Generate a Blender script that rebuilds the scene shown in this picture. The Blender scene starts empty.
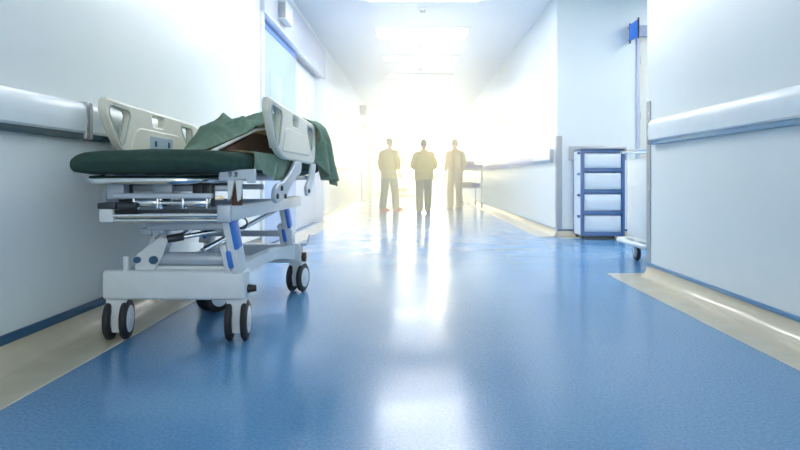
import bpy, bmesh, math, random
from mathutils import Vector, Matrix, noise
random.seed(4)
PI = math.pi
SC = bpy.context.scene
COL = SC.collection

# ------------------------------------------------------------------ materials
def mat(name, col, rough=0.5, metal=0.0, var=0.04, scale=12.0, bump=0.0, bscale=60.0, emit=None, estr=0.0, coat=0.0, spec=0.5):
    m = bpy.data.materials.new(name); m.use_nodes = True
    nt = m.node_tree; b = nt.nodes['Principled BSDF']
    tc = nt.nodes.new('ShaderNodeTexCoord')
    n = nt.nodes.new('ShaderNodeTexNoise'); n.inputs['Scale'].default_value = scale; n.inputs['Detail'].default_value = 3
    nt.links.new(tc.outputs['Object'], n.inputs['Vector'])
    r = nt.nodes.new('ShaderNodeValToRGB')
    r.color_ramp.elements[0].position = 0.3; r.color_ramp.elements[1].position = 0.7
    r.color_ramp.elements[0].color = tuple(c*(1-var) for c in col[:3])+(1,)
    r.color_ramp.elements[1].color = tuple(min(1, c*(1+var)) for c in col[:3])+(1,)
    nt.links.new(n.outputs['Fac'], r.inputs['Fac'])
    nt.links.new(r.outputs['Color'], b.inputs['Base Color'])
    b.inputs['Roughness'].default_value = rough; b.inputs['Metallic'].default_value = metal
    b.inputs['Coat Weight'].default_value = coat; b.inputs['Specular IOR Level'].default_value = spec
    if bump:
        n2 = nt.nodes.new('ShaderNodeTexNoise'); n2.inputs['Scale'].default_value = bscale; n2.inputs['Detail'].default_value = 4
        nt.links.new(tc.outputs['Object'], n2.inputs['Vector'])
        bp = nt.nodes.new('ShaderNodeBump'); bp.inputs['Strength'].default_value = bump; bp.inputs['Distance'].default_value = 0.01
        nt.links.new(n2.outputs['Fac'], bp.inputs['Height']); nt.links.new(bp.outputs['Normal'], b.inputs['Normal'])
    if emit:
        b.inputs['Emission Color'].default_value = tuple(emit)+(1,); b.inputs['Emission Strength'].default_value = estr
    return m

M = {}
M['wall'] = mat('wall paint', (0.79, 0.845, 0.84), 0.32, var=0.015, scale=2)
M['ceil'] = mat('ceiling paint', (0.90, 0.91, 0.92), 0.6, var=0.015, scale=2)
M['rail'] = mat('bumper rail vinyl', (0.80, 0.86, 0.88), 0.25, var=0.02)
M['lilac'] = mat('lilac rail vinyl', (0.52, 0.50, 0.70), 0.3, var=0.02)
M['groove'] = mat('dark rail groove', (0.03, 0.08, 0.11), 0.4)
M['bluegroove'] = mat('blue rail groove', (0.22, 0.38, 0.52), 0.4)
M['cream'] = mat('cream cove vinyl', (0.62, 0.57, 0.44), 0.16, var=0.05, scale=6, bump=0.05, bscale=9)
M['navy'] = mat('navy trim', (0.03, 0.10, 0.20), 0.35)
M['blueline'] = mat('blue trim', (0.08, 0.24, 0.46), 0.35)
M['steel'] = mat('brushed steel', (0.42, 0.44, 0.46), 0.35, 0.7, var=0.06)
M['chrome'] = mat('chrome', (0.78, 0.82, 0.85), 0.13, 1.0, var=0.02)
M['whitep'] = mat('white plastic', (0.76, 0.80, 0.79), 0.35, var=0.02)
M['railp'] = mat('ivory rail plastic', (0.80, 0.79, 0.69), 0.35, var=0.02)
M['edgep'] = mat('grey green edge plastic', (0.50, 0.57, 0.53), 0.4, var=0.02)
M['bedw'] = mat('bed powder coat', (0.70, 0.76, 0.80), 0.35, var=0.02)
M['bedg'] = mat('bed grey blue metal', (0.47, 0.55, 0.65), 0.35, 0.2, var=0.03)
M['bedd'] = mat('dark bed steel', (0.05, 0.06, 0.07), 0.4, 0.4)
M['bluep'] = mat('blue plastic', (0.04, 0.20, 0.70), 0.35, var=0.05)
M['tire'] = mat('dark rubber', (0.022, 0.022, 0.026), 0.55)
M['sheet'] = mat('green sheet', (0.020, 0.062, 0.048), 0.85, var=0.15, scale=30, bump=0.35, bscale=45)
M['blanket'] = mat('green blanket', (0.25, 0.41, 0.32), 0.9, var=0.15, scale=25, bump=0.3, bscale=60)
M['brown'] = mat('brown backing and gap shade', (0.10, 0.05, 0.03), 0.7, var=0.1)  # brown also stands for the warm shadow under the raised back section
M['black'] = mat('black plastic', (0.015, 0.015, 0.017), 0.4)
M['panel'] = mat('pale blue panel', (0.44, 0.56, 0.66), 0.4)
M['doorblue'] = mat('pale blue door', (0.42, 0.56, 0.80), 0.55, var=0.02)
M['doorwhite'] = mat('white door', (0.78, 0.81, 0.84), 0.55, var=0.02)
M['header'] = mat('grey door header', (0.50, 0.54, 0.64), 0.4, var=0.02)
M['sign'] = mat('blue sign', (0.03, 0.23, 0.85), 0.4)
M['cartblue'] = mat('cart frame blue', (0.075, 0.15, 0.33), 0.35, var=0.04)
M['cartw'] = mat('cart white drawer', (0.74, 0.80, 0.85), 0.35, var=0.02)
M['doorcream'] = mat('cream door', (0.80, 0.80, 0.70), 0.4, var=0.02)
M['red'] = mat('red plastic', (0.55, 0.07, 0.05), 0.4)
M['tan'] = mat('tan plastic', (0.55, 0.42, 0.27), 0.5)
M['purple'] = mat('purple vinyl', (0.20, 0.16, 0.52), 0.4)
M['mauve'] = mat('mauve box', (0.30, 0.16, 0.20), 0.6)
M['skin'] = mat('skin', (0.48, 0.29, 0.20), 0.5)
M['hair'] = mat('dark hair', (0.035, 0.025, 0.018), 0.6)
M['scrub'] = mat('olive scrub cloth', (0.46, 0.42, 0.14), 0.9, var=0.08, bump=0.2, bscale=30)  # olive pushed towards yellow, the warm glow put into the cloth colour
M['scrubglow'] = mat('glow tinted scrub cloth', (0.64, 0.49, 0.08), 0.9, var=0.08, bump=0.2, bscale=30)  # yellow is the end-window glow painted into the cloth
M['scrubt'] = mat('tan scrub cloth', (0.46, 0.36, 0.15), 0.9, var=0.08, bump=0.2, bscale=30)  # tan also carries some of the warm glow tint
M['scrubg'] = mat('green scrub cloth', (0.16, 0.28, 0.21), 0.9, var=0.08, bump=0.2, bscale=30)
M['shoe'] = mat('brown shoe', (0.14, 0.06, 0.04), 0.5)
M['shoered'] = mat('pink red shoe', (0.65, 0.10, 0.09), 0.5)
M['lampon'] = mat('lit diffuser', (0.9, 0.9, 0.9), 0.5, emit=(1.0, 0.99, 0.97), estr=8.5)
M['lampoff'] = mat('unlit diffuser', (0.80, 0.78, 0.78), 0.4)
M['winlight'] = mat('sunlit frosted pane', (0.9, 0.85, 0.7), 0.5, emit=(1.0, 0.82, 0.42), estr=11.0)

nt = M['winlight'].node_tree; pb = nt.nodes['Principled BSDF']
tr = nt.nodes.new('ShaderNodeBsdfTransparent'); mx_ = nt.nodes.new('ShaderNodeMixShader'); mx_.inputs[0].default_value = .5
nt.links.new(tr.outputs[0], mx_.inputs[1]); nt.links.new(pb.outputs[0], mx_.inputs[2]); nt.links.new(mx_.outputs[0], nt.nodes['Material Output'].inputs['Surface'])

nt = M['blanket'].node_tree; pb = nt.nodes['Principled BSDF']
tl = nt.nodes.new('ShaderNodeBsdfTranslucent'); tl.inputs['Color'].default_value = (.55, .42, .24, 1)  # tan colour puts the warm backlit look into the green cloth
mx_ = nt.nodes.new('ShaderNodeMixShader'); mx_.inputs[0].default_value = .35
nt.links.new(pb.outputs[0], mx_.inputs[1]); nt.links.new(tl.outputs[0], mx_.inputs[2]); nt.links.new(mx_.outputs[0], nt.nodes['Material Output'].inputs['Surface'])

# floor vinyl
def floor_mat():
    m = bpy.data.materials.new('blue speckled vinyl'); m.use_nodes = True
    nt = m.node_tree; b = nt.nodes['Principled BSDF']; N = nt.nodes.new; K = nt.links.new
    tc = N('ShaderNodeTexCoord')
    n1 = N('ShaderNodeTexNoise'); n1.inputs['Scale'].default_value = 90; n1.inputs['Detail'].default_value = 5
    n2 = N('ShaderNodeTexNoise'); n2.inputs['Scale'].default_value = 1.6; n2.inputs['Detail'].default_value = 3
    for n in (n1, n2): K(tc.outputs['Object'], n.inputs['Vector'])
    r = N('ShaderNodeValToRGB'); r.color_ramp.elements[0].position = 0.35; r.color_ramp.elements[1].position = 0.68
    r.color_ramp.elements[0].color = (0.085, 0.24, 0.48, 1); r.color_ramp.elements[1].color = (0.145, 0.345, 0.59, 1)
    K(n1.outputs['Fac'], r.inputs['Fac']); K(r.outputs['Color'], b.inputs['Base Color'])
    mr = N('ShaderNodeMapRange'); mr.inputs['From Min'].default_value = 0.3; mr.inputs['From Max'].default_value = 0.7
    mr.inputs['To Min'].default_value = 0.12; mr.inputs['To Max'].default_value = 0.23
    K(n2.outputs['Fac'], mr.inputs['Value']); K(mr.outputs['Result'], b.inputs['Roughness'])
    n3 = N('ShaderNodeTexNoise'); n3.inputs['Scale'].default_value = 3.2; n3.inputs['Detail'].default_value = 2
    K(tc.outputs['Object'], n3.inputs['Vector'])
    bp = N('ShaderNodeBump'); bp.inputs['Strength'].default_value = 0.14; bp.inputs['Distance'].default_value = 0.02
    K(n3.outputs['Fac'], bp.inputs['Height']); K(bp.outputs['Normal'], b.inputs['Normal'])
    b.inputs['Specular IOR Level'].default_value = 0.6
    return m
M['floor'] = floor_mat()

# ------------------------------------------------------------------ mesh helpers
class MB:
    def __init__(s): s.bm = bmesh.new()
    def _merge(s, b2, mx=None):
        if mx is not None: bmesh.ops.transform(b2, matrix=mx, verts=b2.verts)
        me = bpy.data.meshes.new('tmp'); b2.to_mesh(me); b2.free(); s.bm.from_mesh(me); bpy.data.meshes.remove(me)
    def box(s, x0, x1, y0, y1, z0, z1, bev=0.0, seg=2, mx=None):
        b = bmesh.new(); bmesh.ops.create_cube(b, size=1.0)
        bmesh.ops.transform(b, matrix=Matrix.Translation(((x0+x1)/2, (y0+y1)/2, (z0+z1)/2)) @ Matrix.Diagonal((x1-x0, y1-y0, z1-z0, 1)), verts=b.verts)
        if bev: bmesh.ops.bevel(b, geom=list(b.edges), offset=bev, segments=seg, profile=0.5, affect='EDGES')
        s._merge(b, mx); return s
    def cyl(s, p, q, r, r2=None, seg=20, bev=0.0):
        p, q = Vector(p), Vector(q); d = q-p
        b = bmesh.new(); bmesh.ops.create_cone(b, cap_ends=True, segments=seg, radius1=r, radius2=r if r2 is None else r2, depth=d.length)
        if bev:
            es = [e for e in b.edges if abs(e.verts[0].co.z-e.verts[1].co.z) < 1e-6]
            bmesh.ops.bevel(b, geom=es, offset=bev, segments=2, profile=0.5, affect='EDGES')
        s._merge(b, Matrix.Translation((p+q)/2) @ d.to_track_quat('Z', 'Y').to_matrix().to_4x4()); return s
    def ball(s, c, rx, ry, rz, u=16, v=10, mx=None):
        b = bmesh.new(); bmesh.ops.create_uvsphere(b, u_segments=u, v_segments=v, radius=1)
        m = Matrix.Translation(c) @ Matrix.Diagonal((rx, ry, rz, 1))
        s._merge(b, m if mx is None else mx @ m); return s
    def tube(s, pts, r, seg=10, closed=False):
        pts = [Vector(p) for p in pts]; n = len(pts); rings = []
        up = None
        for i, p in enumerate(pts):
            if closed: t = (pts[(i+1) % n]-pts[i-1]).normalized()
            else: t = (pts[min(i+1, n-1)]-pts[max(i-1, 0)]).normalized()
            if up is None: up = t.orthogonal().normalized()
            up = (up - t*up.dot(t)).normalized(); w = t.cross(up)
            rr = r[i] if isinstance(r, (list, tuple)) else r
            rings.append([s.bm.verts.new(p + up*math.cos(a)*rr + w*math.sin(a)*rr) for a in (2*PI*k/seg for k in range(seg))])
        for i in range(n if closed else n-1):
            A, B = rings[i], rings[(i+1) % n]
            for k in range(seg): s.bm.faces.new((A[k], A[(k+1) % seg], B[(k+1) % seg], B[k]))
        if not closed:
            s.bm.faces.new(list(reversed(rings[0]))); s.bm.faces.new(rings[-1])
        return s
    def prism(s, poly, axis, a0, a1):
        """poly 2-D points extruded along an axis; axis 'y': (x,z); 'x': (y,z); 'z': (x,y)"""
        def P(u, v, a): return {'y': (u, a, v), 'x': (a, u, v), 'z': (u, v, a)}[axis]
        A = [s.bm.verts.new(P(u, v, a0)) for u, v in poly]; B = [s.bm.verts.new(P(u, v, a1)) for u, v in poly]
        n = len(poly)
        for k in range(n): s.bm.faces.new((A[k], A[(k+1) % n], B[(k+1) % n], B[k]))
        s.bm.faces.new(A); s.bm.faces.new(B); return s
    def grid(s, P, thick=0.0):
        V = [[s.bm.verts.new(p) for p in row] for row in P]
        for i in range(len(V)-1):
            for j in range(len(V[0])-1): s.bm.faces.new((V[i][j], V[i+1][j], V[i+1][j+1], V[i][j+1]))
        return s
    def build(s, name, m, parent=None, loc=None, smooth=True, ang=35):
        bmesh.ops.recalc_face_normals(s.bm, faces=list(s.bm.faces))
        me = bpy.data.meshes.new(name); s.bm.to_mesh(me); s.bm.free()
        me.materials.append(M[m] if isinstance(m, str) else m)
        return link(name, me, parent, loc, smooth, ang)

def link(name, me, parent=None, loc=None, smooth=True, ang=35):
    if smooth:
        for p in me.polygons: p.use_smooth = True
        try: me.set_sharp_from_angle(angle=math.radians(ang))
        except Exception: pass
    o = bpy.data.objects.new(name, me); COL.objects.link(o)
    if parent: o.parent = parent
    if loc: o.location = loc
    return o

def tag(o, label=None, cat=None, group=None, kind=None):
    if label: o['label'] = label
    if cat: o['category'] = cat
    if group: o['group'] = group
    if kind: o['kind'] = kind
    return o
def thing(name, loc, label, cat, group=None, rz=0.0):
    o = bpy.data.objects.new(name, None); COL.objects.link(o); o.location = loc; o.rotation_euler = (0, 0, rz)
    o.empty_display_size = 0.1
    return tag(o, label, cat, group)
def struct(o): o['kind'] = 'structure'; return o
def copy_tree(o, parent=None):
    c = o.copy(); COL.objects.link(c)
    if parent: c.parent = parent
    for ch in list(o.children): copy_tree(ch, c)
    return c
def round_poly(pts, r, seg=5):
    out = []; n = len(pts)
    for i in range(n):
        p0, p, p1 = Vector(pts[i-1]), Vector(pts[i]), Vector(pts[(i+1) % n])
        rr = r[i] if isinstance(r, (list, tuple)) else r
        a, b = (p0-p), (p1-p); k = min(rr, a.length*0.45, b.length*0.45)
        A, B = p+a.normalized()*k, p+b.normalized()*k
        for j in range(seg+1):
            t = j/seg; out.append((A*(1-t)**2 + p*2*t*(1-t) + B*t*t)[:])
    return out
def plate(name, outline, holes, thick, bev, m, parent, mx):
    """flat shape with holes, rounded edges; outline in local XY, extruded +-thick/2 along Z, then moved by mx"""
    cu = bpy.data.curves.new('tmp', 'CURVE'); cu.dimensions = '2D'; cu.fill_mode = 'BOTH'
    cu.extrude = max(thick/2-bev, 0.0005); cu.bevel_depth = bev; cu.bevel_resolution = 2; cu.offset = -bev
    for pts in [outline]+list(holes):
        sp = cu.splines.new('POLY'); sp.points.add(len(pts)-1)
        for q, p in zip(sp.points, pts): q.co = (p[0], p[1], 0, 1)
        sp.use_cyclic_u = True
    o = bpy.data.objects.new('tmp', cu); COL.objects.link(o)
    dg = bpy.context.evaluated_depsgraph_get(); dg.update()
    me = bpy.data.meshes.new_from_object(o.evaluated_get(dg))
    bpy.data.objects.remove(o); me.transform(mx); me.name = name
    me.materials.clear(); me.materials.append(M[m])
    return link(name, me, parent, None, True, 40)
def skin(name, verts, edges, radii, m, parent, subd=2, root=0):
    me = bpy.data.meshes.new('tmp'); me.from_pydata(verts, edges, [])
    o = bpy.data.objects.new('tmp', me); COL.objects.link(o)
    md = o.modifiers.new('s', 'SKIN'); md.use_smooth_shade = True
    for i, v in enumerate(me.skin_vertices[0].data):
        r = radii[i]; v.radius = r if isinstance(r, tuple) else (r, r); v.use_root = (i == root)
    sd = o.modifiers.new('d', 'SUBSURF'); sd.levels = subd; sd.render_levels = subd
    dg = bpy.context.evaluated_depsgraph_get(); dg.update()
    me2 = bpy.data.meshes.new_from_object(o.evaluated_get(dg)); bpy.data.objects.remove(o)
    me2.name = name; me2.materials.clear(); me2.materials.append(M[m])
    return link(name, me2, parent, None, True, 80)

# ------------------------------------------------------------------ the setting
XL, XR, XF = -1.71, 1.88, 1.93       # left wall, right wall near, right wall far
H = 3.3; YE = 28.0; YB = -2.0
YN, YC = 4.85, 8.15                  # right wall ends / the side corridor's far wall
D1a, D1b = 6.62, 11.1                # sliding door bay
D2a, D2b = 19.0, 23.5
struct(MB().box(-1.95, 7.0, YB, YE+.2, -.1, 0).build('floor', 'floor'))
struct(MB().box(-1.95, 7.0, YB, YE+.2, H, H+.1).build('ceiling', 'ceil'))
w = MB()
for a, b, z0 in ((YB, D1a, 0), (D1a, D1b, 2.72), (D1b, D2a, 0), (D2a, D2b, 2.72), (D2b, YE, 0)):
    w.box(XL-.2, XL, a, b, z0, H)
struct(w.build('wall_left', 'wall'))
struct(MB().box(XR, XR+.2, YB, YN, 0, H).build('wall_right', 'wall'))
struct(MB().box(XF, XF+.2, YC, YE, 0, H).build('wall_right_far', 'wall'))
w = MB()
w.box(XF+.2, 3.0, YC, YC+.2, 0, H).box(3.0, 4.3, YC, YC+.2, 2.87, H).box(4.3, 7.0, YC, YC+.2, 0, H)
struct(w.build('wall_alcove', 'wall'))
struct(MB().box(XR+.2, 7.0, YN-.2, YN, 0, H).build('wall_alcove_near', 'wall'))
struct(MB().box(6.9, 7.0, YN, YC, 0, H).build('wall_alcove_end', 'wall'))
w = MB()
w.box(XL-.2, XF+.2, YE, YE+.2, 0, .9).box(XL-.2, XF+.2, YE, YE+.2, 3.0, H).box(XL-.2, -1.35, YE, YE+.2, .9, 3.0).box(1.6, XF+.2, YE, YE+.2, .9, 3.0)
struct(w.build('wall_end', 'wall'))

# end window, sunlit frosted glass
wn = bpy.data.objects.new('window_1', None); COL.objects.link(wn); wn.location = (.125, YE, .9); struct(wn)
f = MB()
f.box(-1.475, 1.475, -.03, .1, 0, .06).box(-1.475, 1.475, -.03, .1, 2.04, 2.1).box(-1.475, -1.41, -.03, .1, .06, 2.04).box(1.41, 1.475, -.03, .1, .06, 2.04)
for x in (-.49, .49): f.box(x-.025, x+.025, -.02, .08, .06, 2.04)
f.build('window_frame', 'whitep', wn)
for a, b in ((-1.41, -.515), (-.465, .465), (.515, 1.41)):
    MB().box(a, b, .03, .04, .06, 2.04).build('pane', 'winlight', wn)

# coves, cream floor strips, coloured line
def cove(name, X, sgn, y0, y1, wd, line, z0, z1):
    # sgn: +1 the room lies towards +x
    pr = [(0, 0), (0, z0)]
    pts = [(.006, z0)] + [(.006+.07*(1-math.cos(a)), z0-.004-(z0-.012)*math.sin(a)) for a in (PI/2*k/8 for k in range(9))] + [(wd, .004), (wd+.003, 0)]
    poly = [(X+sgn*u, v) for u, v in pr+pts]
    o = struct(MB().prism(poly, 'y', y0, y1).build(name, 'cream'))
    l = struct(MB().box(min(X, X+sgn*.014), max(X, X+sgn*.014), y0, y1, z0, z1, .004).build('trim_'+name.split('_', 1)[1], line))
    return o
cove('baseboard_left', XL, 1, YB, D1a, .28, 'navy', .108, .15)
cove('baseboard_left_middle', XL, 1, D1b, D2a, .28, 'rail', .10, .12)
cove('baseboard_left_far', XL, 1, D2b, YE, .28, 'rail', .10, .12)
cove('baseboard_right', XR, -1, YB, YN, .28, 'blueline', .098, .124)
cove('baseboard_right_far', XF, -1, YC, YE, .27, 'bluegroove', .10, .112)
struct(MB().box(XL, XL+.28, D1a, D1b, 0, .004).build('trim_threshold', 'cream'))
struct(MB().box(XR-.28, XR+.3, YN, YN+.17, 0, .004).build('trim_corner_floor', 'cream'))
o = MB().box(XF, 3.0, YC-.02, YC, 0, .08, .004).box(XF, 3.0, YC-.22, YC, 0, .004).build('baseboard_alcove', 'cream'); struct(o)
struct(MB().box(XF, 3.0, YC-.024, YC, .08, .105, .004).build('trim_alcove', 'navy'))

# ------------------------------------------------------------------ wall bumper rails
def wall_rail(X, sgn, y0, y1, z0, z1, face, groove, label, parts=True):
    t = thing('wall_bumper_rail', (X, (y0+y1)/2, z0), label, 'handrail', 'bumper rails along the corridor walls')
    hl = (y1-y0)/2; h = z1-z0
    prof = [(0, .024), (.045, .024), (.056, .034), (.060, h*.45), (.056, h-.022), (.044, h-.004), (.03, h), (0, h)]
    MB().prism([(sgn*u, v) for u, v in prof], 'y', -hl, hl).build('rail_cover', face, t)
    MB().box(min(0, sgn*.04), max(0, sgn*.04), -hl, hl, -.006, .028, .006).build('lower_grip', groove, t)
    for e in (-1, 1):
        MB().box(min(0, sgn*.06), max(0, sgn*.06), e*hl-.012, e*hl+.012, -.004, h+.004, .008).build('end_cap', 'steel' if face != 'lilac' else 'rail', t)
    return t
wall_rail(XL, 1, -1.9, 3.03, 1.0, 1.18, 'rail', 'groove', 'long white bumper rail at the near left edge, running up to the empty bed')
wall_rail(XL, 1, 3.07, 6.45, 1.0, 1.18, 'rail', 'groove', 'white bumper rail on the left wall directly behind the green bed')
wall_rail(XL, 1, 11.4, 18.8, 1.0, 1.18, 'rail', 'bluegroove', 'pale bumper rail on the left wall between the sliding door and the far door')
wall_rail(XR, -1, -1.9, 4.70, 1.065, 1.25, 'rail', 'bluegroove', 'wide white bumper rail on the near right wall')
wall_rail(XF, -1, 8.35, 9.55, 1.02, 1.20, 'rail', 'bluegroove', 'short bumper rail on the far right wall, painted white as a reflection, next to the steel corner guard')  # white stands in for a strong reflection on the lilac rail
wall_rail(XF, -1, 9.6, 12.2, 1.02, 1.20, 'lilac', 'lilac', 'grey lilac bumper rail in the middle of the far right wall')
wall_rail(XF, -1, 12.26, 19.0, 1.02, 1.20, 'lilac', 'lilac', 'lilac bumper rail on the far right wall beside the purple stretcher')
# the rail on the wall behind the drawer cart
t = thing('wall_bumper_rail', (2.48, YC, 1.04), 'steel grey bumper rail on the wall behind the blue and white drawer cart', 'handrail', 'bumper rails along the corridor walls')
MB().box(-.40, .38, -.06, -.02, 0, .19, .015).build('rail_cover', 'steel', t)
for x in (-.36, .31): MB().box(x, x+.03, -.02, 0, .05, .14).build('bracket', 'steel', t)

# corner guards
def guard(x, y, h, sgn, label):
    t = thing('corner_guard', (x, y, 0), label, 'corner guard', 'steel corner guards')
    m = MB()
    if sgn > 0: m.prism([(-.007, -.07), (0, -.07), (0, 0), (.06, 0), (.06, .007), (-.007, .007)], 'z', 0, h)
    else: m.prism([(-.009, .07), (0, .07), (0, 0), (.066, 0), (.066, -.009), (-.009, -.009)], 'z', 0, h)
    m.build('steel_cover', 'steel', t)
    for z in (.12, h*.5, h-.1): MB().cyl((-.009, -.05 if sgn > 0 else .04, z), (-.004, -.05 if sgn > 0 else .04, z), .008, seg=10).build('screw', 'chrome', t)
    return t
guard(XR, YN, 1.415, 1, 'steel corner guard at the end of the near right wall')
guard(XF, YC, 1.37, -1, 'steel corner guard left of the blue and white drawer cart')

# ------------------------------------------------------------------ doors (left wall)
d = bpy.data.objects.new('door_1', None); COL.objects.link(d); d.location = (XL, (D1a+D1b)/2, 0); struct(d)
hl = (D1b-D1a)/2
MB().box(-.2, .055, -hl, hl, 2.64, 3.16, .01).build('header', 'header', d)
MB().box(-.02, .063, -hl, hl, 2.625, 2.65, .005).build('header_lip', 'rail', d)
MB().box(-.2, .03, -hl, -hl+.09, 0, 2.64, .008).build('jamb', 'doorwhite', d)
MB().box(-.2, .03, hl-.2, hl, 0, 2.64, .008).build('jamb', 'doorwhite', d)
lf = MB().box(-.09, -.04, -hl+.09, -.05, .01, 2.6, .006).build('door_leaf', 'doorblue', d)
MB().box(-.04, -.028, -hl+.09, -.05, 2.545, 2.615, .003).build('blue_strip', 'sign', lf)
MB().box(-.042, -.034, -1.62, -1.0, 1.45, 2.1, .004).build('pane', 'panel', lf)
MB().cyl((-.02, -.22, .85), (-.02, -.22, 1.35), .016).box(-.05, -.015, -.235, -.205, .87, .9).box(-.05, -.015, -.235, -.205, 1.3, 1.33).build('door_handle', 'chrome', lf)
MB().box(-.15, -.10, -.12, hl-.2, .01, 2.6, .006).build('door_leaf', 'doorwhite', d)
MB().box(-.2, -.19, -hl, hl, 0, 2.64).build('door_backing', 'doorwhite', d)
t = thing('door_sensor_box', (XL+.055, 7.45, 2.72), 'white and grey sensor box on the header above the sliding door', 'sensor')
MB().box(0, .10, -.20, .20, 0, .23, .012).build('housing', 'whitep', t)
MB().box(.01, .09, -.206, -.19, .02, .21, .004).build('side_grille', 'steel', t)

d = bpy.data.objects.new('door_2', None); COL.objects.link(d); d.location = (XL, (D2a+D2b)/2, 0); struct(d)
hl = (D2b-D2a)/2
MB().box(-.2, .04, -hl, -hl+.15, 0, 2.72, .008).box(-.2, .04, hl-.15, hl, 0, 2.72, .008).box(-.2, .04, -hl+.15, hl-.15, 2.57, 2.72, .008).build('door_frame', 'header', d)
MB().box(-.14, -.08, -hl+.15, -.01, .01, 2.57, .006).build('door_leaf', 'doorwhite', d)
MB().box(-.14, -.08, .01, hl-.15, .01, 2.57, .006).build('door_leaf', 'doorwhite', d)
MB().box(-.2, -.19, -hl, hl, 0, 2.72).build('door_backing', 'doorwhite', d)
t = thing('flag_sign', (XL, 18.6, 2.75), 'small grey flag sign sticking out above the far left door', 'sign')
MB().box(0, .22, -.012, .012, 0, .3, .004).build('plate', 'steel', t)
MB().box(0, .02, -.02, .02, .26, .32).build('bracket', 'black', t)

# door in the alcove wall with its blue flag sign
d = bpy.data.objects.new('door_3', None); COL.objects.link(d); d.location = (3.65, YC, 0); struct(d)
MB().box(-.65, -.60, -.03, .2, 0, 2.87, .005).box(.60, .65, -.03, .2, 0, 2.87, .005).box(-.60, .60, -.03, .2, 2.72, 2.87, .005).build('door_frame', 'header', d)
lf = MB().box(-.60, .60, .03, .09, .01, 2.72, .005).build('door_leaf', 'doorcream', d)
for z in (.3, 1.65, 2.4): MB().cyl((-.59, .02, z-.05), (-.59, .02, z+.05), .014).build('hinge', 'steel', lf)
t = thing('flag_sign', (2.91, YC, 2.64), 'small plain blue flag sign high on the wall above the drawer cart', 'sign')
MB().box(-.012, .012, -.33, -.04, .01, .23, .004).build('plate', 'sign', t)
MB().cyl((0, -.34, -.02), (0, -.34, .25), .011).build('edge_bar', 'black', t)
MB().cyl((0, -.03, -.02), (0, -.03, .25), .011).box(-.01, .01, -.03, 0, .02, .04).box(-.01, .01, -.03, 0, .18, .20).build('edge_bar', 'black', t)

# ------------------------------------------------------------------ ceiling lights
def clight(y, on, label, x=.12):
    t = thing('ceiling_light', (x, y, H), label, 'ceiling light', 'rectangular ceiling lights')
    f = MB(); a, b = .80, .37
    f.box(-a, a, -b, -b+.03, -.02, 0, .004).box(-a, a, b-.03, b, -.02, 0, .004).box(-a, -a+.03, -b+.03, b-.03, -.02, 0, .004).box(a-.03, a, -b+.03, b-.03, -.02, 0, .004)
    f.build('frame', 'whitep', t)
    MB().box(-a+.03, a-.03, -b+.03, b-.03, -.014, -.002).build('diffuser', 'lampon' if on else 'lampoff', t)
    return t
clight(5.85, True, 'unseen lit ceiling light added over the bed, closest to the camera')  # out of view, added to light the bed area
clight(6.4, True, 'unseen lit ceiling light added over the side corridor behind the near right wall', 4.2)  # out of view, added to brighten the side corridor
clight(8.07, True, 'lit ceiling light cut off by the top edge of the picture')
clight(10.3, True, 'large lit rectangular ceiling light, the first one fully in view')
clight(12.55, False, 'unlit ceiling light just beyond the first fully visible lit one')
clight(14.8, False, 'second unlit ceiling light, before the two far lit ones')
clight(17.1, True, 'nearer of the two small lit ceiling lights far down the corridor')
clight(19.2, True, 'furthest lit ceiling light, just above the bright glow')
for y, lab in ((8.9, 'small ceiling detector between the two nearest visible lights'), (11.4, 'small ceiling detector just beyond the large lit light'), (13.7, 'small ceiling detector between the two unlit lights')):
    t = thing('smoke_detector', (.12, y, H), lab, 'smoke detector', 'round ceiling detectors')
    MB().cyl((0, 0, -.02), (0, 0, 0), .06, .065).build('base', 'whitep', t)
    MB().cyl((0, 0, -.045), (0, 0, -.02), .03, .045).build('sensor_head', 'steel', t)

# ------------------------------------------------------------------ the bed
bed = thing('hospital_bed', (-1.155, 3.6, 0), 'white wheeled hospital bed with dark green mattress and ivory side rails at left wall', 'hospital bed', rz=math.radians(-1.3))
# mattress : rounded pad
HW, Y0, Y1, ZM, TM = .392, -.965, 1.15, .876, .104
def mattress():
    nx, ny = 36, 60; top = []; allp = []
    P = []
    ns = 64
    for j in range(ny+1):
        y = Y0+(Y1-Y0)*j/ny
        e = min((y-Y0)/.10, 1.0, (Y1-y)/.10)
        s = math.sqrt(max(0.0, 1-(1-e)**2))*.94+.06
        row = []
        for k in range(ns):
            a = 2*PI*k/ns; c, sn = math.cos(a), math.sin(a)
            q = lambda v, p: math.copysign(abs(v)**p, v)
            x = (HW-.10+.10*s)*q(c, .30); z = TM/2*s*q(sn, .65)
            left = max(0, -x/HW)
            droop = -.018*left**3 if y < -.7 else -.006*left**3
            if x > 0 and y < Y0+.30: x *= 1-.30*(1-(y-Y0)/.30)**2
            wob = .007*noise.noise((x*5, y*5, z*9)) + .004*noise.noise((x*14, y*11, 3.3))
            row.append((x*(1+.012*math.sin(y*9)), y, ZM+z+droop+wob))
        P.append(row)
    m = MB(); V = [[m.bm.verts.new(p) for p in r] for r in P]
    for j in range(ny):
        for k in range(ns): m.bm.faces.new((V[j][k], V[j][(k+1) % ns], V[j+1][(k+1) % ns], V[j+1][k]))
    m.bm.faces.new(V[0]); m.bm.faces.new(list(reversed(V[-1])))
    return m.build('mattress', 'sheet', bed, ang=80)
mattress()
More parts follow.
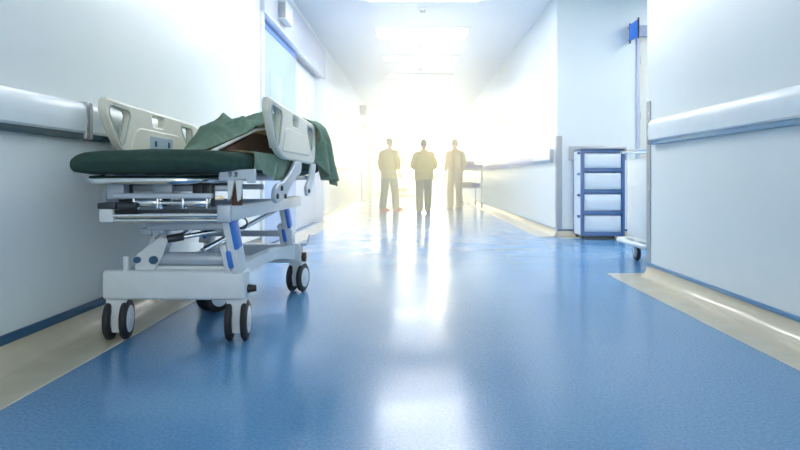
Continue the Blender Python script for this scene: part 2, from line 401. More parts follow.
# sheet flap hanging on the right side
P = []
for j in range(41):
    y = -.72+.95*j/40; row = []
    hang = .09+.065*min(1, max(0, (y+.72)/.6)) + .010*math.sin(y*13)
    if y > -.1: hang *= max(.45, 1-(y+.1)*1.8)
    for k in range(15):
        u = k/14
        if u < .3: x, z = .28+.118*u/.3, .934-.006*(u/.3)**2
        else:
            v = (u-.3)/.7; x = .398+.012*math.sin(v*2.5)+.010*v*math.sin(y*30+v*2); z = .928-hang*v
        row.append((x, y, z))
    P.append(row)
MB().grid(P).build('sheet_flap', 'blanket', bed, ang=80)
# raised back section
HY, HZ, SL = -.36, .938, .29
def backz(y):
    z = HZ+(y-HY)*SL
    return z if z < 1.14 else 1.14+(z-1.14)*.25
back = MB().prism([(.30, backz(.30)-.03), (.35, backz(.35)-.03), (1.13, backz(1.13)-.03), (1.13, backz(1.13)-.004), (.35, backz(.35)-.004), (.30, backz(.30)-.004)], 'x', -.20, .12).build('back_section', 'brown', bed)
MB().prism([(-.20, .925), (.9, .925), (.9, 1.10), (.30, backz(.30)-.035), (-.20, backz(-.20)-.022)], 'x', .04, .10).build('back_gap_shade', 'brown', back)  # brown wedge painting in the shade of the gap below the bar
tag(MB().tube([(.05, HY, HZ-.004), (.135, .22, backz(.22)), (.14, .5, backz(.5)-.01)], .011, 10).build('back_section_bar', 'whitep', bed), 'white edge bar')

# side rails: outline in (y, z)
def side_rail(sgn):
    out = [(-.655, 1.15), (-.635, 1.215), (-.42, 1.205), (.55, 1.175), (.64, 1.16), (.655, 1.10), (.635, .93), (.56, .895), (-.26, .905), (-.40, .93), (-.55, 1.01)]
    sq = lambda P: [(a*.90 if a < 0 else a, b) for a, b in P]
    out = sq(out)
    out = round_poly(out, [.06, .06, .08, .1, .05, .06, .05, .05, .08, .06, .14])
    h1 = round_poly(sq([(-.59, 1.182), (-.375, 1.168), (-.35, 1.14), (-.42, .985), (-.46, .965), (-.595, 1.13)]), .025)
    h2 = round_poly([(-.06, 1.165), (.10, 1.16), (.09, 1.105), (-.05, 1.11)], .02)
    h3 = round_poly([(.36, 1.145), (.53, 1.14), (.545, 1.10), (.53, 1.01), (.505, .985), (.48, .995), (.36, 1.12)], .025)
    mx = Matrix.Translation((sgn*.418, 0, 0)) @ Matrix(((0, 0, 1, 0), (1, 0, 0, 0), (0, 1, 0, 0), (0, 0, 0, 1)))
    r = plate('side_rail', out, [h1, h2, h3], .042, .014, 'railp', bed, mx)
    # grey-green grip rims round the two end openings
    for hh in (h1, h3):
        m = MB(); m.tube([(sgn*.418-sgn*.018, a, b) for a, b in hh], .005, 8, closed=True)
        m.tube([(sgn*.418+sgn*.018, a, b) for a, b in hh], .005, 8, closed=True)
        m.build('grip_rim', 'edgep', r)
    # raised middle panel
    pan = round_poly([(-.27, 1.06), (-.22, 1.085), (.30, 1.075), (.42, .945), (-.33, .945)], .03)
    plate('raised_panel', pan, [], .056, .008, 'railp', r, mx)
    if sgn < 0:
        cp = round_poly([(-.10, 1.045), (.20, 1.045), (.20, .96), (-.10, .96)], .012)
        plate('control_panel', cp, [], .066, .003, 'panel', r, mx)
        for y in (-.04, .14):
            MB().box(sgn*.418+.030, sgn*.418+.038, y-.012, y+.012, .985, 1.02, .003).build('button', 'navy', r)
    return r
side_rail(-1); side_rail(1)
# curved arms that carry the rails
for sgn in (-1, 1):
    for dy in (0, .52):
        arm = round_poly([(-.02, .90), (.14, .90), (.13, .83), (-.02, .80), (-.30, .685), (-.46, .665), (-.52, .69), (-.50, .745), (-.42, .775), (-.33, .775), (-.14, .83)], [.02, .02, .05, .1, .1, .05, .04, .04, .06, .1, .1])
        if dy: arm = round_poly([(dy-.02, .90), (dy+.10, .90), (dy+.04, .80), (dy-.10, .69), (dy-.20, .68), (dy-.22, .74), (dy-.10, .80)], .04)
        mx = Matrix.Translation((sgn*.438, 0, 0)) @ Matrix(((0, 0, 1, 0), (1, 0, 0, 0), (0, 1, 0, 0), (0, 0, 0, 1)))
        a = plate('rail_arm', arm, [], .022, .006, 'bedg' if not dy else 'bedw', bed, mx)
        for y, z in (((-.47, .705), (-.38, .745), (-.30, .70)) if not dy else ((dy-.17, .715),)): MB().cyl((sgn*.446, y, z), (sgn*.458, y, z), .014, seg=12, bev=.003).build('pivot_bolt', 'bedd', a)

# bumper tube across the near end
pts = [(-.30, -.55, .80), (-.30, -.72, .797), (-.31, -.83, .793), (-.295, -.875, .791), (-.25, -.885, .79), (0, -.885, .79), (.10, -.88, .79), (.15, -.86, .791), (.19, -.80, .793), (.26, -.6, .795)]
def smooth_path(p, n=6):
    p = [Vector(q) for q in p]; out = []
    for i in range(len(p)-1):
        a, b, c, d = p[max(i-1, 0)], p[i], p[i+1], p[min(i+2, len(p)-1)]
        for k in range(n):
            t = k/n; out.append(.5*((2*b)+(c-a)*t+(2*a-5*b+4*c-d)*t*t+(3*b-a-3*c+d)*t**3))
    out.append(p[-1]); return out
tag(MB().tube(smooth_path(pts), .0195, 12).build('bumper_tube', 'chrome', bed), 'chrome end tube')
# deck frame
m = MB()
for x in (-.27, .27): m.box(x-.02, x+.02, -.78, 1.08, .785, .825, .005)
for y in (-.4, .1, .6, 1.05): m.box(-.30, .30, y-.02, y+.02, .785, .82, .005)
m.box(-.30, .30, 0.3, .9, .80, .822, .004)
m.build('deck_frame', 'bedg', bed)
for q in ((-.21, .30, -.70, -.665, .735, .765), (-.22, .24, -.84, -.81, .705, .730), (-.29, .30, -.2, -.17, .735, .765)):
    MB().box(*q, .006).build('deck_crossbar', 'bedg', bed)
m = MB(); m.box(-.30, .28, -.58, -.55, .765, .785, .004)
m.build('deck_crossbar', 'bedd', bed)
for x in (-.13, .10):
    MB().cyl((x, -.80, .685), (x+.11, -.80, .685), .022, seg=14, bev=.004).box(x-.006, x+.004, -.825, -.775, .655, .725, .003).box(x+.106, x+.116, -.825, -.775, .655, .725, .003).build('clamp', 'chrome', bed)
MB().cyl((-.13, -.80, .685), (.20, -.80, .685), .009, seg=10).build('clamp_rod', 'chrome', bed)
for x in (-.245, -.06, .11, .155): MB().box(x, x+.05, -.74, -.69, .665, .775, .006).build('dark_linkage', 'bedd', bed)
MB().cyl((-.2, -.82, .67), (-.12, -.82, .67), .02, seg=12).build('motor', 'bedd', bed)
MB().box(-.27, -.19, -.80, -.74, .70, .79, .006).build('frame_block', 'bedg', bed)
MB().box(-.06, .03, -.78, -.75, .71, .785, .006).build('frame_block', 'bedg', bed)
# plate with two slots and two prongs at the near right corner
br = plate('bracket_plate', round_poly([(.215, .835), (.385, .842), (.385, .775), (.345, .775), (.345, .795), (.215, .785)], .01),
      [round_poly([(.258, .826), (.274, .826), (.274, .805), (.258, .805)], .003), round_poly([(.284, .826), (.300, .826), (.300, .805), (.284, .805)], .003)],
      .02, .003, 'bedg', bed, Matrix.Translation((.045, -.79, 0)) @ Matrix(((1, 0, 0, 0), (0, 0, 1, 0), (0, 1, 0, 0), (0, 0, 0, 1))))
for q in ([(.300, .79), (.330, .79), (.317, .715), (.303, .695)], [(.337, .79), (.370, .79), (.357, .70), (.347, .69)]):
    MB().prism(q, 'y', -.80, -.78).build('prong', 'bedw', br)
MB().box(.307, .355, -.77, -.74, .67, .77, .006).build('prong_back', 'brown', br)
# side beams
for sgn in (-1, 1):
    x = .29 if sgn > 0 else -.262
    b = MB().box(x-.032, x+.032, -.80, .70, .598, .672, .008).build('side_beam', 'bedw', bed)
    tag(MB().box(x-.034, x+.034, -.825, -.795, .592, .676, .012).build('end_cap', 'bedg' if sgn > 0 else 'bedw', b), 'grey blue end cap' if sgn > 0 else None)
    if sgn < 0: MB().box(x-.036, x+.05, -.83, -.74, .655, .685, .006).build('corner_bumper', 'bedd', b)
m = MB()
m.box(-.25, .275, -.80, -.77, .635, .650, .004); m.build('subframe_bar', 'bedd', bed)
m = MB(); m.cyl((-.24, -.81, .625), (.275, -.81, .628), .012, seg=12); m.build('subframe_bar', 'chrome', bed)
m = MB(); m.cyl((-.25, -.80, .602), (.275, -.80, .602), .010, seg=12); m.build('subframe_bar', 'chrome', bed)
for y in (-.3, .15, .5, .72): MB().box(-.25, .275, y-.02, y+.02, .61, .65, .004).build('subframe_bar', 'bedg', bed)
# lifting gear
m = MB().box(-.15, .27, -.66, -.62, .545, .585, .006).build('lift_bar', 'bedg', bed)
MB().cyl((-.10, -.62, .40), (.235, -.62, .40), .033, seg=20, bev=.004).build('torsion_tube', 'bedg', bed)
MB().box(-.14, .25, -.655, -.62, .345, .368, .005).build('lower_bar', 'bedw', bed)
lk = plate('link_plate', round_poly([(-.20, .35), (-.20, .42), (-.075, .515), (-.035, .50), (-.075, .40), (-.11, .345)], [.01, .02, .02, .02, .03, .02]), [], .02, .004, 'bedw', bed,
      Matrix.Translation((.0, -.66, 0)) @ Matrix(((1, 0, 0, 0), (0, 0, 1, 0), (0, 1, 0, 0), (0, 0, 0, 1))))
for x, r in ((-.185, .016), (-.105, .02)): MB().cyl((x, -.685, .40), (x, -.668, .40), r, seg=12).build('pivot_bolt', 'navy', lk)
m = MB().cyl((-.045, -.66, .50), (.02, -.62, .51), .020, seg=14, bev=.004); m.build('actuator', 'bedd', bed)
MB().cyl((.0, -.63, .505), (.26, -.50, .545), .012, seg=12).build('actuator_rod', 'chrome', bed)
MB().box(-.245, -.22, -.70, -.66, .345, .42, .006).build('stop_block', 'bedw', bed)
MB().prism([(-.15, .60), (-.09, .60), (-.10, .52), (-.13, .50)], 'y', -.62, -.58).build('hanger', 'bedg', bed)
# links under the middle of the bed
MB().cyl((.05, -.45, .42), (.22, .55, .60), .014, seg=12).build('actuator_rod', 'chrome', bed)
MB().cyl((-.18, -.45, .42), (-.18, .55, .60), .014, seg=12).build('actuator_rod', 'chrome', bed)
MB().box(-.30, .30, .50, .54, .40, .44, .006).build('lift_bar', 'bedg', bed)
MB().box(-.26, -.20, -.5, .5, .50, .54, .006).build('lift_bar', 'bedg', bed)
m = MB()
hk = [( .18+.03*math.cos(a), -.2, .545+.03*math.sin(a)) for a in (2*PI*k/14 for k in range(14))]
m.tube(hk, .005, 6, closed=True).cyl((.18, -.2, .575), (.18, -.2, .63), .004, seg=8); m.build('hook_ring', 'bedd', bed)
# lift columns with blue inlays
for sx, y, in ((1, -.66), (-1, -.60), (1, .55), (-1, .55)):
    x = sx*.285+(.03 if sx > 0 and y < 0 else 0)
    if sx < 0 and y < 0: x, y = -.2, -.40
    mx = Matrix.Translation((x, y, .345)) @ Matrix.Rotation(math.radians(10 if sx > 0 else -6), 4, 'X') @ Matrix.Rotation(math.radians(-8*sx), 4, 'Y')
    c = MB().box(-.026, .026, -.045, .045, 0, .27, .008, mx=mx).build('lift_column', 'bedw', bed)
    if sx > 0: tag(MB().box(.010, .0295, -.049, .028, .12, .262, .004, mx=mx).build('inlay', 'bluep', c), 'blue inlay')
    tag(MB().box(-.036, -.008, -.052, .022, .03, .12, .01, mx=mx).build('inlay', 'bluep', c), 'blue inlay')
    MB().box(-.062, -.03, -.04, .04, .0, .15, .008, mx=mx).build('column_foot', 'bedw', c)
# base frame
m = MB()
m.box(-.35, .345, -.70, -.585, .208, .352, .018, 3)
m.box(-.345, .345, .585, .69, .205, .335, .018, 3)
for sgn in (-1, 1):
    # side member: inset in the middle, flaring to the corners, arched underneath
    P = []
    n = 24
    for j in range(n+1):
        t = j/n; y = -.62+1.26*t
        e = abs(2*t-1)
        xin = .20+.12*e**5; wdt = .06
        zb = .27-.055*e**4; zt = .335
        P.append([(sgn*(xin-wdt/2), y, zb), (sgn*(xin+wdt/2), y, zb), (sgn*(xin+wdt/2), y, zt), (sgn*(xin-wdt/2), y, zt)])
    V = [[m.bm.verts.new(p) for p in r] for r in P]
    for j in range(n):
        for k in range(4): m.bm.faces.new((V[j][k], V[j][(k+1) % 4], V[j+1][(k+1) % 4], V[j+1][k]))
    m.bm.faces.new(V[0]); m.bm.faces.new(V[-1])
m.box(-.22, .22, -.06, .06, .27, .33, .01)
m.build('base_frame', 'bedw', bed, ang=30)
MB().cyl((.34, -.63, .255), (.385, -.62, .255), .022, .016, seg=14, bev=.004).build('brake_pedal', 'black', bed)
MB().cyl((.345, .64, .245), (.372, .64, .245), .034, seg=16, bev=.005).build('brake_knob', 'brown', bed)
MB().box(.335, .385, .62, .65, .325, .345, .006).cyl((.38, .635, .335), (.395, .66, .40), .008).build('release_lever', 'bedw', bed)
# casters
def caster(x, y, rz):
    r = math.radians(rz); mx = Matrix.Translation((x, y, 0)) @ Matrix.Rotation(r, 4, 'Z')
    prof = round_poly([(-.046, .215), (.046, .215), (.046, .185), (.024, .13), (.020, .045), (-.020, .045), (-.024, .13), (-.046, .185)], .008)
    m = MB(); m.prism(prof, 'y', -.045, .05); bmesh.ops.transform(m.bm, matrix=mx, verts=m.bm.verts)
    c = m.build('caster', 'bedw', bed, ang=25)
    for s in (-1, 1):
        q = MB()
        # tyre by revolving a rounded section
        sec = [(.021, .06), (.021, .088), (.026, .097), (.037, .101), (.048, .097), (.053, .088), (.053, .06)]
        rings = []
        for k in range(32):
            a = 2*PI*k/32; rings.append([q.bm.verts.new((s*u, v*math.cos(a), .101+v*math.sin(a))) for u, v in sec])
        for k in range(32):
            A, B = rings[k], rings[(k+1) % 32]
            for i in range(len(sec)): q.bm.faces.new((A[i], A[(i+1) % len(sec)], B[(i+1) % len(sec)], B[i]))
        bmesh.ops.transform(q.bm, matrix=mx, verts=q.bm.verts); q.build('tire', 'tire', c)
        q = MB().cyl((s*.024, 0, .101), (s*.056, 0, .101), .072, .066, seg=28, bev=.003).cyl((s*.056, 0, .101), (s*.060, 0, .101), .018, .014, seg=14)
        bmesh.ops.transform(q.bm, matrix=mx, verts=q.bm.verts); q.build('wheel_hub', 'bedw', c)
    q = MB().cyl((-.05, 0, .099), (.05, 0, .099), .012, seg=12); bmesh.ops.transform(q.bm, matrix=mx, verts=q.bm.verts); q.build('axle', 'steel', c)
caster(-.300, -.63, 12); caster(.295, -.63, 9); caster(.315, .64, -10); caster(-.290, .64, -40); caster(-.05, .0, -30)
MB().cyl((-.05, 0, .20), (-.05, 0, .285), .022).build('caster_stem', 'bedg', bed)

# ------------------------------------------------------------------ blanket on the bed
def blanket():
    rows = []
    ny, ns = 90, 70
    for j in range(ny+1):
        y = -.42+1.62*j/ny
        front = min(1.0, max(0.0, (y+.42)/.22))
        fz = math.sqrt(1-(1-front)**2)
        gl = min(1.0, max(0.0, (y+.42)/.75)); xl = -.10-.27*gl
        # right border: inside the edge bar at first, over the edge farther back
        g = min(1.0, max(0.0, (y-.08)/.40)); ga = min(1.0, max(0.0, (y+.42)/.5))
        xr = .02+.11*ga+.17*g*g*(3-2*g)
        hk = min(1.0, max(0.0, (y-.50)/.25)); hk = hk*hk*(3-2*hk)
        hang = .46*hk*(.82+.30*max(0, (y-.6)/.6))
        W = (xr-xl)+hang
        row = []
        for k in range(ns+1):
            s = W*k/ns
            zt = backz(max(y, -.36))+.012
            if s <= xr-xl:
                x = xl+s
                lump = .055*(noise.noise((x*3.1+2, y*3.4, 1.7))+.45)+.03*noise.noise((x*8, y*9, 4.2))
                ridge = .03*math.sin(y*15+x*20+3*noise.noise((x*3, y*3, 7)))
                z = zt+max(0.0, lump+.010)*1.1+(1-abs(ridge)/.03)**2*.032+.022*noise.noise((x*13+y*6, y*7, 2.2))+.006*noise.noise((x*33, y*30, 5))
                z = (.932)*(1-fz)+z*fz
                edge = min(1.0, (x-xl)/.27)
                z = z+(.935-z)*(1-edge)**1.9
                if g < 1 and xr-x < .05: z += (zt-.002-z)*(1-(xr-x)/.05)**2*(1-g)
                row.append((x, y+.02*noise.noise((x*4, y*4, 9)), z))
            else:
                v = s-(xr-xl); t = v/max(hang, 1e-4)
                amp = .05*min(1, v/.18)
                fold = amp*math.sin(y*25+1.5*v+4*noise.noise((y*2, v*2, 3)))
                bend = min(1.0, v/.10)
                x = xr+.10*math.sin(bend*PI/2)+.10*max(0, t)*(.35+.65*max(0, (y-.5)/.7)) + fold
                drop = 0.0 if v < .03 else (v-.03)
                lump = .055*(noise.noise((xr*3.1+2, y*3.4, 1.7))+.45)*1.1
                z = zt+max(0, lump+.01)-drop*1.02
                yy = y+.06*t*hk+.012*noise.noise((y*6, v*6, 5))
                row.append((x, yy, z))
        rows.append(row)
    # hanging over the far end
    last = rows[-1]
    for q in range(1, 9):
        rows.append([(x*(1+.0*q), y+.03*math.sin(q/8*PI/2)+.02*math.sin(x*25)*q/8, z-.035*q*(1 if k < ns*.5 else max(.0, 1-(k-ns*.5)/(ns*.25)))) for k, (x, y, z) in enumerate(last)])
    m = MB().grid(rows)
    o = m.build('blanket', 'blanket', None, ang=80)
    sd = o.modifiers.new('thickness', 'SOLIDIFY'); sd.thickness = .008; sd.offset = 1
    o.location = (-1.155, 3.6, 0); o.rotation_euler = (0, 0, math.radians(-1.3))
    return tag(o, 'crumpled green blanket heaped on the bed and hanging off its far right corner', 'blanket')
blanket()

# ------------------------------------------------------------------ drawer cart
t = thing('drawer_cart', (2.425, 7.93, 0), 'blue framed cart with four white drawers against the alcove wall', 'cart')
a, b, z0, z1 = .285, .19, .05, 1.18
m = MB()
for x in (-a, a-.045):
    for y in (-b, b-.03): m.box(x, x+.045, y, y+.03, z0, z1, .006)
zz = [z0, .325, .60, .875, 1.125]
for z in zz: m.box(-a+.045, a-.045, -b, -b+.03, z, z+.05, .004)
m.box(-a, a, -b, b, z1-.03, z1, .006)
m.box(-a+.045, a-.045, b-.03, b, z0, z0+.05, .004)
m.build('frame', 'cartblue', t)
MB().box(-a+.004, -a+.012, -b+.03, b-.03, z0+.01, z1-.03).build('side_panel', 'cartw', t)
MB().box(a-.012, a-.004, -b+.03, b-.03, z0+.01, z1-.03).build('side_panel', 'cartw', t)
MB().box(-a+.04, a-.04, b-.02, b-.01, z0, z1-.03).build('back_panel', 'cartw', t)
for i in range(4):
    d = MB().box(-a+.05, a-.05, -b+.010, b-.04, zz[i]+.055, zz[i+1]-.008, .006).build('drawer', 'cartw', t)
    MB().box(-a+.075, a-.075, -b+.004, -b+.014, zz[i]+.075, zz[i+1]-.03, .004).build('drawer_front', 'cartw', d)
    MB().box(-a-.022, -a+.004, -b+.05, -b+.12, zz[i]+.255-.02, zz[i]+.255+.012, .004).build('side_clip', 'cartblue', d)
for x in (-a+.04, a-.04):
    for y in (-b+.04, b-.04):
        c = MB().cyl((x-.014, y, .026), (x+.014, y, .026), .026, seg=16, bev=.004).build('caster', 'tire', t)
        MB().box(x-.02, x+.02, y-.012, y+.012, .03, .055).build('fork', 'bedd', c)

# white trolley half hidden behind the near right wall
t = thing('linen_trolley', (2.42, 5.55, 0), 'white trolley with chrome rails, mostly hidden behind the end of the near right wall', 'trolley')
MB().box(-.36, .36, -.28, .28, .24, .98, .012).build('body', 'whitep', t)
MB().box(-.35, .35, -.29, -.275, .30, .60, .006).build('door_panel', 'cartw', t)
MB().box(-.35, .35, -.29, -.275, .62, .95, .006).build('door_panel', 'cartw', t)
def ringpts(a, b, z, r=.06, n=5):
    return [(u, v, z) for u, v in round_poly([(-a, -b), (a, -b), (a, b), (-a, b)], r, n)]
m = MB().tube(ringpts(.41, .33, 1.05), .014, 10, closed=True)
for x in (-.35, .35):
    for y in (-.27, .27): m.cyl((x, y, .97), (x, y, 1.05), .010).cyl((x, y, 1.05), (x*1.16, y*1.2, 1.05), .008)
m.build('push_rail', 'chrome', t)
m = MB().tube(ringpts(.43, .35, .20), .024, 10, closed=True).box(-.42, .42, -.05, .05, .19, .215).box(-.05, .05, -.34, .34, .19, .215).box(-.36, .36, -.28, .28, .215, .24, .004)
m.build('bumper_rail', 'whitep', t)
for x in (-.27, .27):
    for y in (-.27, .27):
        c = MB().cyl((x-.016, y, .08), (x+.016, y, .08), .08, seg=26, bev=.008).build('caster', 'tire', t)
        MB().cyl((x-.020, y, .08), (x+.020, y, .08), .048, seg=20, bev=.003).build('wheel_hub', 'steel', c)
        MB().box(x-.03, x-.02, y-.02, y+.02, .07, .19).box(x+.02, x+.03, y-.02, y+.02, .07, .19).box(x-.03, x+.03, y-.03, y+.03, .16, .20).build('fork', 'chrome', c)

# ------------------------------------------------------------------ far stretcher, trolley, drip stand
t = thing('stretcher', (1.52, 16.95, 0), 'wheeled stretcher with purple mattress parked along the far right wall', 'stretcher')
MB().box(-.29, .29, -.95, .95, 1.05, 1.17, .03, 3).build('mattress', 'purple', t)
m = MB().box(-.30, .30, -.96, .96, 1.01, 1.05, .008)
m.build('deck', 'whitep', t)
for x in (-.27, .27):
    for y in (-.85, .85):
        MB().cyl((x, y, .13), (x, y, 1.02), .018, seg=12).build('leg', 'whitep', t)
        c = MB().cyl((x-.018, y, .07), (x+.018, y, .07), .07, seg=20, bev=.006).build('caster', 'shoe', t)
        MB().box(x-.03, x+.03, y-.02, y+.02, .10, .15, .004).build('fork', 'steel', c)
MB().box(-.28, .28, -.86, .86, .52, .55, .006).build('lower_shelf', 'whitep', t)
tag(MB().ball((-.06, -.6, 1.22), .18, .24, .07).build('pillow', 'whitep', None, (1.52, 16.95, 0)), 'white pillow on the near end of the purple stretcher', 'pillow')
for i, (x, y, c, s, lab) in enumerate(((-.12, -.62, 'mauve', (.15, .2, .11), 'larger mauve box on the lower shelf of the far stretcher'), (.14, -.6, 'purple', (.09, .15, .08), 'small purple box beside the mauve one on the far stretcher shelf'))):
    b = thing('storage_box', (1.52+x, 16.95+y, .55), lab, 'box', 'boxes under the stretcher')
    MB().box(-s[0], s[0], -s[1], s[1], 0, s[2], .006).build('body', c, b)
    MB().box(-s[0]-.01, s[0]+.01, -s[1]-.01, s[1]+.01, s[2], s[2]+.03, .006).build('lid', c, b)
t = thing('drip_stand', (1.36, 18.3, 0), 'thin drip stand rising behind the purple stretcher', 'drip stand')
MB().cyl((0, 0, .1), (0, 0, 1.75), .014, seg=10).tube(smooth_path([(0, 0, 1.70), (.02, 0, 1.90), (.12, 0, 2.02), (.14, 0, 2.2), (.18, 0, 2.32)]), .02, 8).build('pole', 'steel', t)
m = MB()
for k in range(5):
    a = 2*PI*k/5; m.cyl((0, 0, .11), (.26*math.cos(a), .26*math.sin(a), .06), .012, seg=8)
m.build('foot', 'steel', t)
for k in range(5):
    a = 2*PI*k/5; MB().ball((.26*math.cos(a), .26*math.sin(a), .03), .03, .03, .03, 10, 8).build('caster', 'tire', t)
t = thing('equipment_trolley', (-.35, 20.2, 0), 'equipment trolley with red base shelves between the left and middle person', 'trolley')
for x in (-.28, .28):
    for y in (-.2, .2):
        MB().cyl((x, y, .08), (x, y, .55), .014, seg=8).build('leg', 'whitep', t)
        MB().ball((x, y, .04), .04, .03, .04, 10, 8).build('caster', 'tire', t)
MB().box(-.36, .36, -.25, .25, .17, .22, .01).build('base_shelf', 'red', t)
MB().box(-.30, .10, -.22, .22, .36, .46, .01).build('drawer_box', 'red', t)
MB().box(-.02, .04, -.03, .03, .2, 1.25, .006).build('post', 'whitep', t)
MB().box(-.20, .02, -.08, .02, 1.18, 1.50, .02).build('monitor', 'tan', t)
MB().tube(smooth_path([(.0, -.02, 1.0), (.16, -.06, .95), (.2, -.1, .7), (.12, -.12, .5)]), .02, 8).build('hose', 'whitep', t)

# ------------------------------------------------------------------ people
def person(loc, h, rz, label, top, leg, shoes, pose, hem):
    """local frame: faces +y; pose keys give joints in units of a 1.75 m body"""
    t = thing('person', loc, label, 'person', 'people walking down the corridor', rz)
    k = h/1.75
    S = lambda p: (p[0]*k, p[1]*k, p[2]*k)
    J = pose
    # body: one continuous skin
    V = [(0, 0, .95), (0, 0, 1.10), (0, -.005, 1.27), (0, -.015, 1.42), (0, 0, 1.50), (0, .02, 1.565)]
    R = [(.145, .105), (.135, .095), (.15, .105), (.115, .085), .052, .05]
    E = [(0, 1), (1, 2), (2, 3), (3, 4), (4, 5)]
    for s in ('l', 'r'):
        sh, el, wr = J['sh'+s], J['el'+s], J['wr'+s]
        i = len(V); V += [sh, el, wr]; R += [.058, .043, .03]; E += [(3, i), (i, i+1), (i+1, i+2)]
        hp, kn, an, to = J['hp'+s], J['kn'+s], J['an'+s], J['to'+s]
        i = len(V); V += [hp, kn, an, to]; R += [.09, .062, .042, .03]; E += [(0, i), (i, i+1), (i+1, i+2), (i+2, i+3)]
    b = skin('body', [S(v) for v in V], E, [tuple(c*k for c in r) if isinstance(r, tuple) else r*k for r in R], 'skin', t)
    hd = MB()
    hy = .03
    hd.ball((0, hy, 1.64), .074, .094, .112, 18, 14).ball((0, hy+.055, 1.60), .05, .045, .07)
    hd.ball((0, hy+.10, 1.625), .013, .018, .022, 8, 6)
    for s in (-1, 1):
        hd.ball((s*.077, hy-.005, 1.63), .012, .02, .032, 8, 6).ball((s*.03, hy+.088, 1.65), .014, .008, .008, 8, 6)
    hd.ball((0, hy+.092, 1.575), .024, .01, .008, 8, 6)
    bmesh.ops.scale(hd.bm, vec=(k, k, k), verts=hd.bm.verts); hd.build('head', 'skin', b, ang=80)
    hr = MB(); hr.ball((0, hy-.018, 1.668), .083, .094, .10, 18, 12)
    if J.get('hair') == 'bun': hr.ball((0, hy-.10, 1.68), .045, .04, .045)
    if J.get('hair') == 'long': hr.ball((0, hy-.06, 1.58), .075, .05, .13)
    bmesh.ops.scale(hr.bm, vec=(k, k, k), verts=hr.bm.verts); hr.build('hair', 'hair', t, ang=80)
    # hands
    for s, sg in (('l', -1), ('r', 1)):
        el, wr = Vector(J['el'+s]), Vector(J['wr'+s]); d = (wr-el).normalized(); side = Vector((0, 1, 0)) - d*d.y; side.normalize(); nrm = d.cross(side)
        palm = wr+d*.05
        hv = [wr, palm]; he = [(0, 1)]; hrad = [.024, (.03)]
        for f in range(4):
            o = side*(.027-.018*f); L = (.07, .08, .075, .058)[f]; i = len(hv)
            hv += [palm+o+d*.03, palm+o+d*(.03+L*.5)+nrm*.006*sg, palm+o+d*(.03+L)*.95+nrm*.025*sg]; hrad += [.0095, .009, .007]; he += [(1, i), (i, i+1), (i+1, i+2)]
        i = len(hv); hv += [wr+d*.03+side*.03, wr+d*.06+side*.052, wr+d*.088+side*.056]; hrad += [.012, .011, .008]; he += [(0, i), (i, i+1), (i+1, i+2)]
        skin('hand', [S(v) for v in hv], he, [r*k for r in hrad], 'skin', b, 1)
    # trousers
    for s in ('l', 'r'):
        hp, kn, an = [Vector(J[q+s]) for q in ('hp', 'kn', 'an')]
        P = [Vector((hp.x*.8, hp.y, hp.z+.06)), hp, hp.lerp(kn, .5), kn, kn.lerp(an, .55), an+Vector((0, 0, -.035))]
        m = MB().tube([S(p) for p in smooth_path(P, 4)], [r*k for r in
            [.118, .117, .116, .114, .112, .11, .108, .105, .102, .10, .097, .094, .091, .088, .087, .087, .087, .087, .087, .087, .087]], 18)
        m.build('trouser_leg', leg, t, ang=60)
    # tunic: lofted ellipses + sleeves
    secs = [(hem, .205, .15), (hem+.12, .20, .145), (.98, .20, .148), (1.12, .182, .128), (1.27, .195, .135), (1.37, .19, .125), (1.42, .15, .105), (1.46, .105, .085), (1.50, .072, .066), (1.52, .064, .06)]
    secs = [(z, rx*J.get('bulk', 1), ry*J.get('bulk', 1)) for z, rx, ry in secs]
    m = MB(); rings = []
    for z, rx, ry in secs:
        rings.append([m.bm.verts.new(S((rx*math.cos(a)*(1+.03*math.sin(5*a+z*9)), ry*math.sin(a)-.005, z))) for a in (2*PI*q/28 for q in range(28))])
    for A, B in zip(rings, rings[1:]):
        for q in range(28): m.bm.faces.new((A[q], A[(q+1) % 28], B[(q+1) % 28], B[q]))
    for s in ('l', 'r'):
        sh, el, wr = [Vector(J[q+s]) for q in ('sh', 'el', 'wr')]
        P = [sh*.72+Vector((0, 0, 1.41))*.28-Vector((0, 0, .0)), sh-Vector((0, 0, .035)), sh.lerp(el, .5), el, el.lerp(wr, J.get('sleeve', .6))]
        rr = [.07, .078, .08, .08, .08, .078, .076, .074, .072, .07, .068, .066, .064, .062, .06, .058, .056]
        m.tube([S(p) for p in smooth_path(P, 4)], [r*k for r in rr], 14)
    m.build('tunic', top, t, ang=60)
    for s in ('l', 'r'):
        an, to = Vector(J['an'+s]), Vector(J['to'+s]); d = (to-an); d.z = 0; d.normalize()
        m = MB(); ang = math.atan2(-d.x, d.y)
        c = an+d*.06
        pr = round_poly([(-.045, -.125), (.045, -.125), (.056, .05), (.04, .165), (-.04, .165), (-.056, .05)], .03)
        zb = an.z-.085
        m.prism(pr, 'z', zb, zb+.03)
        m.ball((0, .045, zb+.035), .05, .11, .045).ball((0, -.06, zb+.05), .048, .065, .065)
        bmesh.ops.transform(m.bm, matrix=Matrix.Diagonal((k, k, k, 1)) @ Matrix.Translation((c.x, c.y, 0)) @ Matrix.Rotation(ang, 4, 'Z'), verts=m.bm.verts)
        m.build('shoe', shoes, t)
    return t
def stance(arm=.0, stride=.12, out=.26, bend=.0, foot=0.0):
    J = {}
    for s, g in (('l', -1), ('r', 1)):
        J['sh'+s] = (g*.185, -.01, 1.415)
        J['el'+s] = (g*out, -.03, 1.14)
        J['wr'+s] = (g*(out-bend), .06+bend*.9, .93+bend*.9)
        st = stride*g
        J['hp'+s] = (g*.09, 0, .90)
        J['kn'+s] = (g*.10, st*.55+.02, .49)
        J['an'+s] = (g*.105, st, .085)
        J['to'+s] = (g*(.11)+foot, st+.14, .03)
    return J
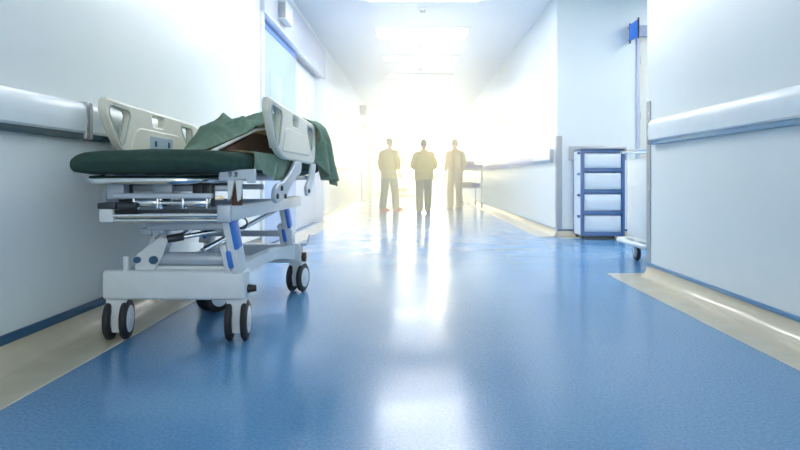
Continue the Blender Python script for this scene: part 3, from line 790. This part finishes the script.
J = stance(stride=.14, out=.235, foot=.06); J['hair'] = 'bun'
person((-.62, 14.5, 0), 1.76, math.radians(-25), 'person in an olive tunic, green trousers and pinkish red shoes, left of the three walking', 'scrub', 'scrubg', 'shoered', J, .78)
J = stance(stride=.10, out=.28, bend=.12); J['bulk'] = 1.14
person((.20, 13.65, 0), 1.67, 0, 'person in scrubs tinted with painted yellow glow, elbows out, in the middle of the three walking', 'scrubglow', 'scrubt', 'shoe', J, .80)
J = stance(stride=-.05, out=.23); J['hair'] = 'short'
person((1.02, 15.3, 0), 1.78, math.radians(20), 'person in a long tan tunic beside the purple stretcher', 'scrubt', 'scrubt', 'shoe', J, .66)

# ------------------------------------------------------------------ scatter volume added for the lens glow in the far corridor
hz = bpy.data.materials.new('lens glow haze'); hz.use_nodes = True
nt = hz.node_tree; nt.nodes.remove(nt.nodes['Principled BSDF'])
vs = nt.nodes.new('ShaderNodeVolumeScatter'); vs.inputs['Density'].default_value = .085; vs.inputs['Anisotropy'].default_value = .78
vs.inputs['Color'].default_value = (1, .95, .82, 1)
nt.links.new(vs.outputs['Volume'], nt.nodes['Material Output'].inputs['Volume'])
o = MB().box(XL+.075, XF-.085, 5.4, YE-.08, .012, 2.7).build('added_haze', hz, None, smooth=False)
tag(o, 'warm scatter haze added for the lens glow at the far end of the corridor', 'added_haze', kind='stuff')

sl = bpy.data.lights.new('Sun', 'SUN'); sl.energy = 1.6; sl.angle = math.radians(1.5); sl.color = (1, .70, .20)
so = bpy.data.objects.new('Sun', sl); COL.objects.link(so); so.location = (1, 40, 6)
so.rotation_euler = Vector((-math.tan(math.radians(1.6)), -1, -math.tan(math.radians(5.0)))).to_track_quat('-Z', 'Y').to_euler()

# ------------------------------------------------------------------ world, camera, view
w = bpy.data.worlds.new('World'); SC.world = w; w.use_nodes = True
w.node_tree.nodes['Background'].inputs['Color'].default_value = (.97, 1.0, .97, 1); w.node_tree.nodes['Background'].inputs['Strength'].default_value = .82
cam = bpy.data.cameras.new('Camera'); co = bpy.data.objects.new('Camera', cam); COL.objects.link(co); SC.camera = co
co.location = (0, 0, .8); co.rotation_euler = (PI/2, 0, 0)
cam.sensor_width = 36; cam.lens = 27.0; cam.shift_x = -15/800; cam.shift_y = -47/800; cam.clip_end = 100
vw = SC.view_settings; SC.display_settings.display_device = 'sRGB'
vw.view_transform = 'Standard'; vw.look = 'None'; vw.gamma = 1; vw.use_curve_mapping = False; vw.exposure = 1.27
SC.cycles.max_bounces = 8; SC.cycles.diffuse_bounces = 6; SC.cycles.glossy_bounces = 4; SC.cycles.volume_bounces = 1
